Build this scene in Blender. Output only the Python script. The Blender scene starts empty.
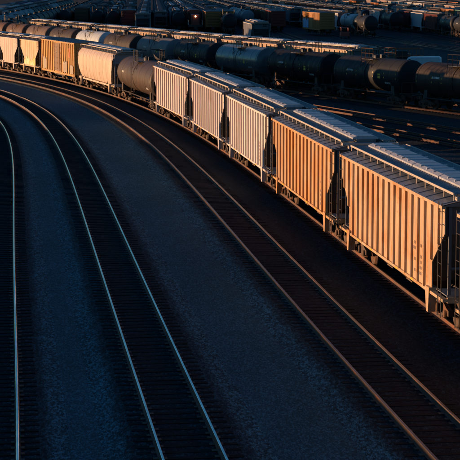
import bpy, math, random
from mathutils import Vector, Matrix
random.seed(7)
scn = bpy.context.scene
R = math.radians
# ------------------------------------------------------------------ camera, world, sun, exposure
F_PX, CAM_H, PITCH, ROLL = 1695.07, 11.325, 0.1474, -0.003
fw = Vector((0, math.cos(PITCH), -math.sin(PITCH))); rt = Vector((1, 0, 0)); up = rt.cross(fw)
rt2 = rt*math.cos(ROLL)+up*math.sin(ROLL); up2 = -rt*math.sin(ROLL)+up*math.cos(ROLL)
cd = bpy.data.cameras.new('camera'); cam = bpy.data.objects.new('camera', cd); scn.collection.objects.link(cam)
cd.sensor_width = 36; cd.lens = 36*F_PX/460; cd.clip_start = 1; cd.clip_end = 9000
M = Matrix((rt2, up2, -fw)).transposed().to_4x4(); M.translation = (0, 0, CAM_H); cam.matrix_world = M
scn.camera = cam
def proj(p):
    d = Vector(p)-Vector((0, 0, CAM_H)); z = d.dot(fw)
    if z < 1: return None
    return (230+F_PX*d.dot(rt2)/z, 230-F_PX*d.dot(up2)/z, z)
SUN_AZ, SUN_EL = R(164), R(2.35)
sund = Vector((math.cos(SUN_EL)*math.cos(SUN_AZ), math.cos(SUN_EL)*math.sin(SUN_AZ), math.sin(SUN_EL)))
w = bpy.data.worlds.new('World'); scn.world = w; w.use_nodes = True
nt = w.node_tree; sky = nt.nodes.new('ShaderNodeTexSky'); sky.sky_type = 'NISHITA'; sky.sun_disc = False
sky.sun_elevation = SUN_EL; sky.sun_rotation = R(90)-SUN_AZ
sky.air_density = 1.0; sky.dust_density = 0.3; sky.ozone_density = 3.5
bg = nt.nodes['Background']; bg.inputs[1].default_value = 0.15
tint = nt.nodes.new('ShaderNodeMix'); tint.data_type = 'RGBA'; tint.blend_type = 'MULTIPLY'; tint.inputs[0].default_value = 1   # cool white balance of the dusk sky
tint.inputs[7].default_value = (.62, 1.06, 1.20, 1); nt.links.new(sky.outputs[0], tint.inputs[6]); nt.links.new(tint.outputs[2], bg.inputs[0])
ld = bpy.data.lights.new('sun', 'SUN'); ld.energy = 5.0; ld.angle = R(0.5); ld.color = (1.0, 0.56, 0.29)
sl = bpy.data.objects.new('sun', ld); scn.collection.objects.link(sl); sl.rotation_euler = sund.to_track_quat('Z', 'Y').to_euler()
sl.location = (-60, 60, 60)
scn.view_settings.view_transform = 'Standard'; scn.view_settings.look = 'None'
scn.view_settings.exposure = 0.42; scn.view_settings.gamma = 1.0

# ------------------------------------------------------------------ materials
MATS = {}
def nodes(name):
    m = bpy.data.materials.new(name); m.use_nodes = True; MATS[name] = m
    return m, m.node_tree, m.node_tree.nodes['Principled BSDF']
def N(t, kind, **kw):
    n = t.nodes.new(kind)
    for k, v in kw.items():
        if k.startswith('i_'): n.inputs[k[2:].replace('_', ' ')].default_value = v
        else: setattr(n, k, v)
    return n
def ramp(t, fac, stops, interp='LINEAR'):
    r = t.nodes.new('ShaderNodeValToRGB'); r.color_ramp.interpolation = interp
    e = r.color_ramp.elements
    while len(e) < len(stops): e.new(0.5)
    for el, (p, c) in zip(e, stops):
        el.position = p; el.color = c if len(c) == 4 else (*c, 1)
    t.links.new(fac, r.inputs[0]); return r.outputs[0]
def mix(t, fac, a, b, mode='MIX'):
    n = t.nodes.new('ShaderNodeMix'); n.data_type = 'RGBA'; n.blend_type = mode
    for sock, v in ((n.inputs[0], fac), (n.inputs[6], a), (n.inputs[7], b)):
        if hasattr(v, 'links') or isinstance(v, bpy.types.NodeSocket): t.links.new(v, sock)
        elif isinstance(v, (int, float)): sock.default_value = v
        else: sock.default_value = (*v, 1) if len(v) == 3 else v
    return n.outputs[2]
def coords(t, scale=(1, 1, 1), rnd=True, obj=True):
    tc = N(t, 'ShaderNodeTexCoord'); mp = N(t, 'ShaderNodeMapping'); mp.inputs['Scale'].default_value = scale
    t.links.new(tc.outputs['Object'], mp.inputs['Vector'])
    if rnd:
        oi = N(t, 'ShaderNodeObjectInfo'); mul = N(t, 'ShaderNodeMath', operation='MULTIPLY'); mul.inputs[1].default_value = 50
        t.links.new(oi.outputs['Random'], mul.inputs[0]); cx = N(t, 'ShaderNodeCombineXYZ'); t.links.new(mul.outputs[0], cx.inputs[0]); t.links.new(mul.outputs[0], cx.inputs[1])
        t.links.new(cx.outputs[0], mp.inputs['Location'])
    return mp.outputs[0]
def noise(t, vec, scale, detail=4, rough=.6):
    n = N(t, 'ShaderNodeTexNoise'); n.inputs['Scale'].default_value = scale; n.inputs['Detail'].default_value = detail; n.inputs['Roughness'].default_value = rough
    t.links.new(vec, n.inputs['Vector']); return n.outputs['Fac']
def paint(name, base, rust=0.3, dirt=0.4, rough=0.5, rustc=(0.22, 0.08, 0.025), metal=0.0, streak=2.2, spec=.5):
    if name in MATS: return MATS[name]
    m, t, b = nodes(name)
    v = coords(t); vs = coords(t, (streak, streak, 0.28))
    big = noise(t, v, .5, 3); st = noise(t, vs, 1.6, 6, .65); fine = noise(t, v, 9, 5, .7)
    dark = tuple(c*k_ for c, k_ in zip(base, (.50, .42, .36))); 
    c1 = mix(t, ramp(t, st, [(.36, (0, 0, 0)), (.66, (1, 1, 1))]), dark if dirt > .01 else base, base)
    c0 = mix(t, dirt, base, c1)
    c2 = mix(t, ramp(t, fine, [(.3, (0, 0, 0)), (.75, (1, 1, 1))]), tuple(c*.86 for c in base), tuple(min(1, c*1.1) for c in base))
    c0 = mix(t, .35, c0, c2)
    # rust grows in streaks where both noises agree
    mm = N(t, 'ShaderNodeMath', operation='MULTIPLY'); t.links.new(st, mm.inputs[0]); t.links.new(big, mm.inputs[1])
    lo = .36-.2*rust
    rf = ramp(t, mm.outputs[0], [(lo, (0, 0, 0)), (lo+.07, (1, 1, 1))])
    rm = N(t, 'ShaderNodeMath', operation='MULTIPLY'); t.links.new(rf, rm.inputs[0]); rm.inputs[1].default_value = min(1, rust*1.2)
    col = mix(t, rm.outputs[0], c0, rustc)
    m2 = N(t, 'ShaderNodeMath', operation='MULTIPLY'); t.links.new(st, m2.inputs[0]); t.links.new(fine, m2.inputs[1])
    r2 = ramp(t, m2.outputs[0], [(.40-.12*rust, (0, 0, 0)), (.46-.12*rust, (1, 1, 1))]); r3 = N(t, 'ShaderNodeMath', operation='MULTIPLY'); t.links.new(r2, r3.inputs[0]); r3.inputs[1].default_value = min(.85, rust*1.1)
    col = mix(t, r3.outputs[0], col, tuple(x*.8 for x in rustc))
    t.links.new(col, b.inputs['Base Color'])
    b.inputs['Roughness'].default_value = rough; b.inputs['Metallic'].default_value = metal; b.inputs['Specular IOR Level'].default_value = spec
    rr = ramp(t, st, [(.3, (rough*.8,)*3), (.7, (min(1, rough*1.25),)*3)]); t.links.new(rr, b.inputs['Roughness'])
    bp = N(t, 'ShaderNodeBump'); bp.inputs['Strength'].default_value = .12; bp.inputs['Distance'].default_value = .02; t.links.new(fine, bp.inputs['Height']); t.links.new(bp.outputs[0], b.inputs['Normal'])
    return m
def flat(name, base, rough=.6, metal=0.):
    if name in MATS: return MATS[name]
    m, t, b = nodes(name); v = coords(t); f = noise(t, v, 5, 4)
    t.links.new(mix(t, f, tuple(c*.75 for c in base), tuple(min(1, c*1.2) for c in base)), b.inputs['Base Color'])
    b.inputs['Roughness'].default_value = rough; b.inputs['Metallic'].default_value = metal
    return m

def gravel(name, base, base2=None, cell=17, contrast=1.0, attr=False):
    m, t, b = nodes(name)
    v = coords(t, (1, .38, 1), rnd=False)
    vo = N(t, 'ShaderNodeTexVoronoi'); vo.inputs['Scale'].default_value = cell; t.links.new(v, vo.inputs['Vector'])
    vo2 = N(t, 'ShaderNodeTexVoronoi'); vo2.inputs['Scale'].default_value = cell*2.7; t.links.new(v, vo2.inputs['Vector'])
    sp = N(t, 'ShaderNodeSeparateColor'); t.links.new(vo.outputs['Color'], sp.inputs[0])
    sp2 = N(t, 'ShaderNodeSeparateColor'); t.links.new(vo2.outputs['Color'], sp2.inputs[0])
    cc = mix(t, .4, sp.outputs[0], sp2.outputs[1])
    k = .8*contrast
    val = ramp(t, cc, [(.1, (max(.05, 1-k),)*3), (.55, (.9,)*3), (.80, (1+1.6*k,)*3)])
    big = noise(t, v, .22, 4, .55); med = noise(t, v, 1.7, 4, .6)
    a = base
    patch = ramp(t, big, [(.35, (.88,)*3), (.65, (1.10,)*3)])
    patch2 = ramp(t, med, [(.3, (.90,)*3), (.7, (1.10,)*3)])
    if base2 is not None:
        at = N(t, 'ShaderNodeAttribute'); at.attribute_name = 'edge'
        n2_ = noise(t, v, 3.5, 6, .75); sc_ = N(t, 'ShaderNodeMath', operation='MULTIPLY_ADD'); t.links.new(n2_, sc_.inputs[0]); sc_.inputs[1].default_value = .55; sc_.inputs[2].default_value = .22; n2 = sc_.outputs[0]
        ad = N(t, 'ShaderNodeMath', operation='ADD'); t.links.new(at.outputs['Fac'], ad.inputs[0]); t.links.new(n2, ad.inputs[1])
        f = ramp(t, ad.outputs[0], [(.42, (0, 0, 0)), (.50, (0, 0, 0)), (.98, (1, 1, 1))])
        a = mix(t, f, base, base2)
    c = mix(t, 1, a, val, 'MULTIPLY'); c = mix(t, 1, c, patch, 'MULTIPLY'); c = mix(t, 1, c, patch2, 'MULTIPLY')
    t.links.new(c, b.inputs['Base Color']); b.inputs['Roughness'].default_value = .95; b.inputs['Specular IOR Level'].default_value = .15
    bp = N(t, 'ShaderNodeBump'); bp.inputs['Strength'].default_value = .3; bp.inputs['Distance'].default_value = .03
    inv = N(t, 'ShaderNodeMath', operation='SUBTRACT'); inv.inputs[0].default_value = 1; t.links.new(vo.outputs['Distance'], inv.inputs[1])
    t.links.new(inv.outputs[0], bp.inputs['Height']); t.links.new(bp.outputs[0], b.inputs['Normal'])
    return m
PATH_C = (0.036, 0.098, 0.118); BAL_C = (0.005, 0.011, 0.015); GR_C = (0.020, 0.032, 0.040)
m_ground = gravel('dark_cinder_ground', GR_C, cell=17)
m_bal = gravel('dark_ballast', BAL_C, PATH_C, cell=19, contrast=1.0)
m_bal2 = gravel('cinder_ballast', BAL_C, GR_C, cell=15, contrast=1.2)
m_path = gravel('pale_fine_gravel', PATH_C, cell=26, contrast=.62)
def rail_mats(tag, top, rtop, side, mt=1.0):
    a, t, b = nodes('rail_head_'+tag); v = coords(t, (1, 1, 1), rnd=False); n = noise(t, v, .6, 5, .7); n2 = noise(t, v, 14, 3)
    t.links.new(mix(t, ramp(t, n, [(.4, (0,)*3), (.65, (1,)*3)]), tuple(c*.6 for c in top), top), b.inputs['Base Color']); b.inputs['Metallic'].default_value = mt
    t.links.new(ramp(t, n2, [(.3, (rtop*.8,)*3), (.7, (rtop*1.3,)*3)]), b.inputs['Roughness'])
    return [a, paint('rail_side_'+tag, side, .5, .5, .75, (.25, .08, .02), streak=1)]
RM_BRIGHT = rail_mats('polished', (1.0, .98, .95), .11, (.10, .05, .03))
RM_BROWN = rail_mats('worn', (.24, .18, .16), .33, (.07, .038, .024))
RM_RUST = rail_mats('rusty', (.16, .10, .07), .5, (.12, .055, .03), .6)
m_tie = paint('creosoted_sleeper', (.010, .011, .012), .0, .6, .95, spec=.1)
m_bogie = paint('rusty_bogie_iron', (.085, .05, .032), .5, .5, .75, (.20, .08, .03))
m_under = paint('dark_underframe', (.05, .04, .035), .4, .5, .7)
m_grate = paint('galvanised_grating', (.26, .29, .33), .1, .5, .42, metal=.25)
m_roof = paint('weathered_grey_roof', (.20, .225, .26), .12, .5, .38, metal=.25)
m_hatch = paint('pale_hatch_cover', (.50, .54, .60), .15, .7, .36)
m_edge = paint('pale_edge_steel', (.50, .44, .38), .25, .3, .5)
m_dark = flat('black_iron', (.02, .02, .022), .6)
m_yel = flat('yellow_reflector', (.65, .42, .03), .5)
m_white = flat('white_stencil', (.6, .6, .58), .6)
m_ink = flat('dark_stencil', (.20, .12, .08), .7)
m_org = flat('orange_reflector', (.8, .25, .02), .5)
m_red = paint('faded_red_paint', (.30, .03, .02), .2, .4, .5)

# ------------------------------------------------------------------ mesh builder
class MB:
    def __init__(s): s.v = []; s.f = []; s.mi = []; s.sm = []
    def quad(s, pts, mi=0, sm=False):
        n = len(s.v); s.v += [tuple(p) for p in pts]; s.f.append(tuple(range(n, n+len(pts)))); s.mi.append(mi); s.sm.append(sm)
    def box(s, x0, x1, y0, y1, z0, z1, mi=0):
        if x0 > x1: x0, x1 = x1, x0
        if y0 > y1: y0, y1 = y1, y0
        if z0 > z1: z0, z1 = z1, z0
        n = len(s.v); s.v += [(x, y, z) for x in (x0, x1) for y in (y0, y1) for z in (z0, z1)]
        for f in ((0, 1, 3, 2), (4, 6, 7, 5), (0, 4, 5, 1), (2, 3, 7, 6), (0, 2, 6, 4), (1, 5, 7, 3)):
            s.f.append(tuple(n+i for i in f)); s.mi.append(mi); s.sm.append(False)
    def hull(s, lo, hi, mi=0, sm=False, caps=True):
        """two matching rings joined by side faces (and capped)"""
        n = len(s.v); k = len(lo); s.v += [tuple(p) for p in lo]+[tuple(p) for p in hi]
        for i in range(k):
            j = (i+1) % k; s.f.append((n+i, n+j, n+k+j, n+k+i)); s.mi.append(mi); s.sm.append(sm)
        if caps:
            s.f.append(tuple(n+i for i in reversed(range(k)))); s.mi.append(mi); s.sm.append(False)
            s.f.append(tuple(n+k+i for i in range(k))); s.mi.append(mi); s.sm.append(False)
    def bar(s, a, b, r=.03, mi=0, n=4):
        a = Vector(a); b = Vector(b); d = (b-a).normalized(); u = d.orthogonal().normalized(); w_ = d.cross(u)
        ring = lambda c: [c+(u*math.cos(t)+w_*math.sin(t))*r for t in [2*math.pi*(i+.5)/n for i in range(n)]]
        s.hull(ring(a), ring(b), mi, sm=n > 5)
    def cyl(s, a, b, r, n=16, mi=0): s.bar(a, b, r, mi, n)
    def lathe(s, prof, c=(0, 0, 0), axis='x', n=28, mi=0):
        """prof: list of (along, radius)"""
        base = len(s.v)
        for (a, r) in prof:
            for i in range(n):
                t = 2*math.pi*i/n; p, q = r*math.cos(t), r*math.sin(t)
                s.v.append((c[0]+a, c[1]+p, c[2]+q) if axis == 'x' else (c[0]+p, c[1]+q, c[2]+a) if axis == 'z' else (c[0]+p, c[1]+a, c[2]+q))
        for k in range(len(prof)-1):
            for i in range(n):
                j = (i+1) % n; s.f.append((base+k*n+i, base+k*n+j, base+(k+1)*n+j, base+(k+1)*n+i)); s.mi.append(mi); s.sm.append(True)
    def grid(s, rows, mi=0, sm=True):
        base = len(s.v); m_ = len(rows[0])
        for r in rows: s.v += [tuple(p) for p in r]
        for i in range(len(rows)-1):
            for j in range(m_-1):
                s.f.append((base+i*m_+j, base+i*m_+j+1, base+(i+1)*m_+j+1, base+(i+1)*m_+j)); s.mi.append(mi); s.sm.append(sm)
    def add(s, o, off=(0, 0, 0), mi=None):
        n = len(s.v); s.v += [(p[0]+off[0], p[1]+off[1], p[2]+off[2]) for p in o.v]
        s.f += [tuple(n+i for i in f) for f in o.f]; s.mi += (o.mi if mi is None else [mi]*len(o.f)); s.sm += o.sm
    def mesh(s, name, mats):
        me = bpy.data.meshes.new(name); me.from_pydata(s.v, [], s.f)
        for m in mats: me.materials.append(m)
        me.polygons.foreach_set('material_index', s.mi); me.polygons.foreach_set('use_smooth', s.sm); me.update()
        return me
COL = scn.collection
def link(name, me, parent=None, loc=None, rz=None):
    o = bpy.data.objects.new(name, me); COL.objects.link(o)
    if parent: o.parent = parent
    if loc is not None: o.location = loc
    if rz is not None: o.rotation_euler = (0, 0, rz)
    return o
def tag(o, label, cat, group=None):
    o['label'] = label; o['category'] = cat
    if group: o['group'] = group
    return o
def struct(name, me, loc=None):
    o = link(name, me, None, loc); o['kind'] = 'structure'; return o

# ------------------------------------------------------------------ track paths
class Path:
    def __init__(s, q, smin, smax, tlo, thi, off=0.0, ds=1.0):
        x0, y0, th, k0, k1, k2 = q
        def kap(t): 
            t = max(tlo, min(thi, t))/100; return (k0+k1*t+k2*t*t)/100
        pts = {}
        n1 = int(smax/ds); n0 = int(-smin/ds)
        x, y, h = x0, y0, th; pts[0] = (x, y, h)
        for i in range(1, n1+1):
            h += kap((i-.5)*ds)*ds; x += math.cos(h)*ds; y += math.sin(h)*ds; pts[i] = (x, y, h)
        x, y, h = x0, y0, th
        for i in range(1, n0+1):
            x -= math.cos(h)*ds; y -= math.sin(h)*ds; h -= kap(-(i-.5)*ds)*ds; pts[-i] = (x, y, h)
        s.ds = ds; s.i0 = -n0; s.i1 = n1
        s.p = [(px-math.sin(hh)*off, py+math.cos(hh)*off, hh) for px, py, hh in (pts[i] for i in range(-n0, n1+1))]
    def at(s, t):
        u = t/s.ds-s.i0; i = max(0, min(len(s.p)-2, int(math.floor(u)))); f = u-i
        a, b = s.p[i], s.p[i+1]; return tuple(a[k]+(b[k]-a[k])*f for k in range(3))
    def rng(s, a, b, step):
        n = max(2, int((b-a)/step)+1); return [a+(b-a)*i/(n-1) for i in range(n)]
D = math.pi/180
pMain = Path((7.0453, 62.7866, 1.70475, -.07198, .45868, -.13734), -60, 260, -15, 165)
pT2 = Path((19.1141, -32.6033, 1.81287, -.1732, .04352, .10514), 0, 300, 0, 245)
pT3 = Path((-1.6458, 45.236, 1.70153, -.00449, -.10056, .38392), -40, 190, -12, 138)
pT4 = Path((-7.75844, 54.1821, 1.69958, .00373, -.26697, .81895), -45, 120, -20, 92)
TQ = (21.1594, 141.6, 2.0204, -.1868, .1827, 0)
pTank = Path(TQ, -30, 260, -10, 170)
pThird = Path(TQ, -30, 260, -10, 170, off=-5.17)
TQU1 = (14.6, 134.0, 111.5*D, .02, 0, 0); pU1 = Path(TQU1, -60, 190, -60, 190)
TQU2 = (13.6, 123.2, 110.6*D, .06, 0, 0); pU2 = Path(TQU2, -60, 50, -60, 50)

RAILPROF = [(-.07, -.17, 1), (-.012, -.15, 1), (-.012, -.05, 1), (-.032, -.035, 1), (-.032, -.006, 0), (-.024, 0, 0), (.024, 0, 0), (.032, -.006, 1), (.032, -.035, 1), (.012, -.05, 1), (.012, -.15, 1), (.07, -.17, 1)]
def rail_mb(path, a, b, lat, step=1.5):
    mb = MB(); rows = []
    for s_ in path.rng(a, b, step):
        x, y, h = path.at(s_); nx, ny = -math.sin(h), math.cos(h)
        rows.append([(x+nx*(lat+u), y+ny*(lat+u), z) for u, z, _ in RAILPROF])
    k = len(RAILPROF); base = 0
    for r in rows: mb.v += r
    for i in range(len(rows)-1):
        for j in range(k-1):
            mb.f.append((i*k+j, i*k+j+1, (i+1)*k+j+1, (i+1)*k+j)); mb.mi.append(1 if RAILPROF[j][2] and not (j == 6) else 0); mb.sm.append(j in (3, 5) and False)
    return mb
def ribbon(path, a, b, l0, l1, z, edge=None, step=2.0, name='ribbon', mats=None, n=2, jag=0):
    """sheet between lateral offsets; edge(l) fills the 'edge' attribute"""
    mb = MB(); rows = []; ev = []
    lats = [l0+(l1-l0)*i/(n-1) for i in range(n)] if not isinstance(n, (list, tuple)) else list(n)
    for s_ in path.rng(a, b, step):
        x, y, h = path.at(s_); nx, ny = -math.sin(h), math.cos(h)
        r = []
        for l in lats:
            r.append((x+nx*l, y+ny*l, z(l) if callable(z) else z)); ev.append(edge(l) if edge else 0)
        rows.append(r)
    mb.grid(rows, sm=True); me = mb.mesh(name, mats)
    if edge:
        at = me.attributes.new('edge', 'FLOAT', 'POINT'); at.data.foreach_set('value', ev)
    return me
tie_mb = MB(); tie_mb.hull([(-.11, -1.3, -.30), (.11, -1.3, -.30), (.11, 1.3, -.30), (-.11, 1.3, -.30)], [(-.10, -1.29, -.172), (.10, -1.29, -.172), (.10, 1.29, -.172), (-.10, 1.29, -.172)])
for yy in (-.75, .75): tie_mb.box(-.09, .09, yy-.17, yy+.17, -.172, -.160, 1)
TIE = tie_mb.mesh('sleeper', [m_tie, m_bogie])
GZ = -.28
def bed_z(l): a = abs(l); return -.195 if a < 1.42 else ({1.85: GZ+.015, 2.05: GZ-.004, 2.3: GZ-.022}.get(a, GZ-.022) if a > 1.84 else -.195-max(0, a-1.42)/.43*.07)
TN = [0]
def track(path, a, b, mats, label, bedmat, edge, individual=100, bed=True, tie_step=.54):
    x, y, h = path.at(max(a, min(b, 20)))
    root = tag(bpy.data.objects.new('railway_track', None), label, 'railway track', 'railway tracks in the yard'); COL.objects.link(root)
    root.location = (x, y, 0)
    inv = (-x, -y, 0)
    for lat in (.7525, -.7525):
        mb = rail_mb(path, a, b, lat); mb.v = [(p[0]-x, p[1]-y, p[2]) for p in mb.v]
        link('rail', mb.mesh('rail', mats), root)
    ss = path.rng(a, b, tie_step); vis = []
    for s_ in ss:
        px, py, ph = path.at(s_); q = proj((px, py, -.17))
        vis.append((q[2] if q and -12 < q[0] < 472 and 0 < q[1] < 468 else 1e9, s_))
    near = set(s_ for d_, s_ in sorted(vis)[:individual] if d_ < 1e8)
    rest = MB(); 
    for s_ in ss:
        px, py, ph = path.at(s_); jx = random.uniform(-.03, .03); jy = random.uniform(-.05, .05); jr = random.uniform(-.02, .02)
        if s_ in near: 
            o = link('sleeper', TIE, root, (px-x+jx, py-y+jy, random.uniform(-.008, .004)), ph+jr)
        else:
            c, sn = math.cos(ph), math.sin(ph); n = len(rest.v)
            rest.v += [(px-x+c*v[0]-sn*v[1], py-y+sn*v[0]+c*v[1], v[2]) for v in tie_mb.v]
            rest.f += [tuple(n+i for i in f) for f in tie_mb.f]; rest.mi += tie_mb.mi; rest.sm += tie_mb.sm
    if rest.v:
        o = link('sleepers', rest.mesh('sleepers', [m_tie, m_bogie]), root); o['kind'] = 'stuff'
    lats = [-2.3, -2.05, -1.85, -1.6, -1.42, 0, 1.42, 1.6, 1.85, 2.05, 2.3]; TN[0] += 1; dz = .004*(TN[0] % 4)
    if bed:
        struct('ballast_bed', ribbon(path, a, b, 0, 0, lambda l: bed_z(l)+dz, edge, n=lats, mats=[bedmat], name='ballast_bed'))
    return root
# ------------------------------------------------------------------ ground
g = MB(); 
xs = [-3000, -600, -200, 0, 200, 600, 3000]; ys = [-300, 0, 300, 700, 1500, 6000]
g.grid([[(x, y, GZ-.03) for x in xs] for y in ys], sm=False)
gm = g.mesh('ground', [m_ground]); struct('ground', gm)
def e_both(l): return max(0, min(1, (abs(l)-1.32)/.75))
def e_left(l): return e_both(l) if l > 0 else 0
def e_none(l): return 0.0
# pale gravel strips between the near tracks
def strip(pa, sa0, sa1, pb, la, lb):
    mb = MB(); rows = []
    for s_ in pa.rng(sa0, sa1, 2.0):
        x, y, h = pa.at(s_); nx, ny = -math.sin(h), math.cos(h); A = (x+nx*la, y+ny*la)
        # meet path b along this normal
        best = None
        for k in range(0, len(pb.p), 2):
            bx, by, bh = pb.p[k]; dx, dy = bx-x, by-y; along = dx*math.cos(h)+dy*math.sin(h); lat = dx*nx+dy*ny
            if abs(along) < 2.5 and (best is None or abs(along) < best[0]): best = (abs(along), lat)
        if best is None: continue
        B = best[1]-lb if best[1] > 0 else best[1]+lb
        rows.append([(x+nx*(la+(B-la)*t), y+ny*(la+(B-la)*t), GZ) for t in (0, .25, .5, .75, 1)])
    mb.grid(rows, sm=False); return mb.mesh('gravel_path', [m_path])
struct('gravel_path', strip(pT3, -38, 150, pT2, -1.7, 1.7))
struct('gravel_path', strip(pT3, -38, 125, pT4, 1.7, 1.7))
mb = MB(); rows = []
for s_ in pT4.rng(-44, 118, 3): 
    x, y, h = pT4.at(s_); nx, ny = -math.sin(h), math.cos(h); rows.append([(x+nx*l, y+ny*l, GZ) for l in (1.7, 5, 9)])
mb.grid(rows, sm=False); struct('gravel_path', mb.mesh('gravel_path', [m_path]))

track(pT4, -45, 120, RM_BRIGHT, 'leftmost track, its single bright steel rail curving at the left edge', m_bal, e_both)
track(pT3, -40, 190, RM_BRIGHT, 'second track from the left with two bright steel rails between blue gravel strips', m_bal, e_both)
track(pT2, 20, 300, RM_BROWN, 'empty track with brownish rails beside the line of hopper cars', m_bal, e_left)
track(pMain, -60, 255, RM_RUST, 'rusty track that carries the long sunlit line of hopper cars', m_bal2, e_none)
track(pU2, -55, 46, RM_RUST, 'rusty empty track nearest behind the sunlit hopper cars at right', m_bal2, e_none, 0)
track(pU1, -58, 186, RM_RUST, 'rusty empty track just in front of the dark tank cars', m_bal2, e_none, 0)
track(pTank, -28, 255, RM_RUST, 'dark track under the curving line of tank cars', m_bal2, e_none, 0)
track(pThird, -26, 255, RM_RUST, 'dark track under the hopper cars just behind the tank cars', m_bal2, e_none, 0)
def ext(path, t):  # point & heading
    return path.at(t)

# low earth bank added out of view on the left to shade the nearest tracks
mb = MB(); rows = []
for s_ in pT4.rng(-44, 112, 4):
    x, y, h = pT4.at(s_); nx, ny = -math.sin(h), math.cos(h)
    k = min(1, (112-s_)/40.0); wob = .03*math.sin(s_*.11)
    rows.append([(x+nx*l, y+ny*l, GZ-.01+(z+(wob if z > .5 else 0))*k) for l, z in ((8.2, 0), (9.6, .70), (11, 1.22), (13.5, 1.26), (15, .75), (18, 0))])
mb.grid(rows); struct('added_shade_bank', mb.mesh('added_shade_bank', [m_ground]))
# ------------------------------------------------------------------ freight-car parts (local x along the track, +x away from the camera, +y the sunlit side, z from rail top)
def wheel_mb(n=20):
    mb = MB(); mb.lathe([(-.065, .0), (-.065, .40), (-.07, .49), (-.035, .49), (-.03, .46), (.07, .455), (.07, .40), (.03, .36), (.03, .16), (.09, .15), (.09, 0)], axis='y', n=n); return mb
def bogie_mb(full=True):
    mb = MB()
    for sy in (-1, 1):
        y0, y1 = sy*.98, sy*1.14
        if full:
            top = [(-1.22, .42), (-1.22, .60), (-.95, .64), (-.45, .82), (.45, .82), (.95, .64), (1.22, .60), (1.22, .42), (.95, .40), (.62, .50), (.42, .28), (-.42, .28), (-.62, .50), (-.95, .40)]
            mb.hull([(x, y0, z) for x, z in top], [(x, y1, z) for x, z in top])
            for x in (-.19, 0, .19): mb.cyl((x, sy*1.17, .36), (x, sy*1.17, .66), .075, 8)
            for x in (-.89, .89): mb.cyl((x, sy*1.0, .457), (x, sy*1.22, .457), .12, 10)
        else:
            mb.box(-1.2, 1.2, y0, y1, .42, .72)
            for x in (-.89, .89): mb.cyl((x, sy*.78, .457), (x, sy*.72, .457), .457, 12)
    mb.box(-.22, .22, -1.1, 1.1, .45, .78)
    if full:
        for x in (-.89, .89): mb.cyl((x, -.72, .457), (x, .72, .457), .08, 8)
        for sy in (-1, 1): mb.bar((-1.15, sy*.6, .35), (1.15, sy*.6, .35), .05)
    return mb
BOGIE = bogie_mb().mesh('bogie', [m_bogie]); WHEEL = wheel_mb().mesh('wheel', [m_bogie]); BOGIE_LOW = bogie_mb(False)
def coupler_mb(x0, sg):
    mb = MB(); mb.box(x0, x0+sg*.55, -.12, .12, .72, .98); mb.box(x0+sg*.5, x0+sg*.8, -.2, .2, .66, 1.04); mb.box(x0-sg*.05, x0+sg*.12, -.4, .4, .6, 1.15); return mb
def ladder_mb(x, y, z0, z1, w_=.45, axis='x', step=.42, r=.016):
    mb = MB()
    for s_ in (-w_/2, w_/2):
        a = (x+s_, y, z0) if axis == 'x' else (x, y+s_, z0); b = (a[0], a[1], z1); mb.bar(a, b, r)
    z = z0+.05
    while z < z1:
        mb.bar((x-w_/2, y, z) if axis == 'x' else (x, y-w_/2, z), (x+w_/2, y, z) if axis == 'x' else (x, y+w_/2, z), r*.8); z += step
    return mb
def common(P, L, side_m):
    hl = L/2
    for sg in (-1, 1): P.append(('coupler', coupler_mb(sg*(hl-.02), sg), [m_under], 0, None))
def bays_mb(L, n):
    mb = MB(); pit = (L-7.2)/n
    for i in range(n):
        c = (i-(n-1)/2)*pit; a = pit*.49; b_ = .36
        lo = [(c-b_, -.42, .42), (c+b_, -.42, .42), (c+b_, .42, .42), (c-b_, .42, .42)]
        hi = [(c-a, -1.44, 1.22), (c+a, -1.44, 1.22), (c+a, 1.44, 1.22), (c-a, 1.44, 1.22)]
        mb.hull(lo, hi); mb.box(c-.45, c+.45, -.62, .62, .28, .415)
        for q in (-1, 1): mb.bar((c+q*a, 1.46, 1.16), (c+q*b_, .62, .36), .045)
        
    return mb
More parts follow.
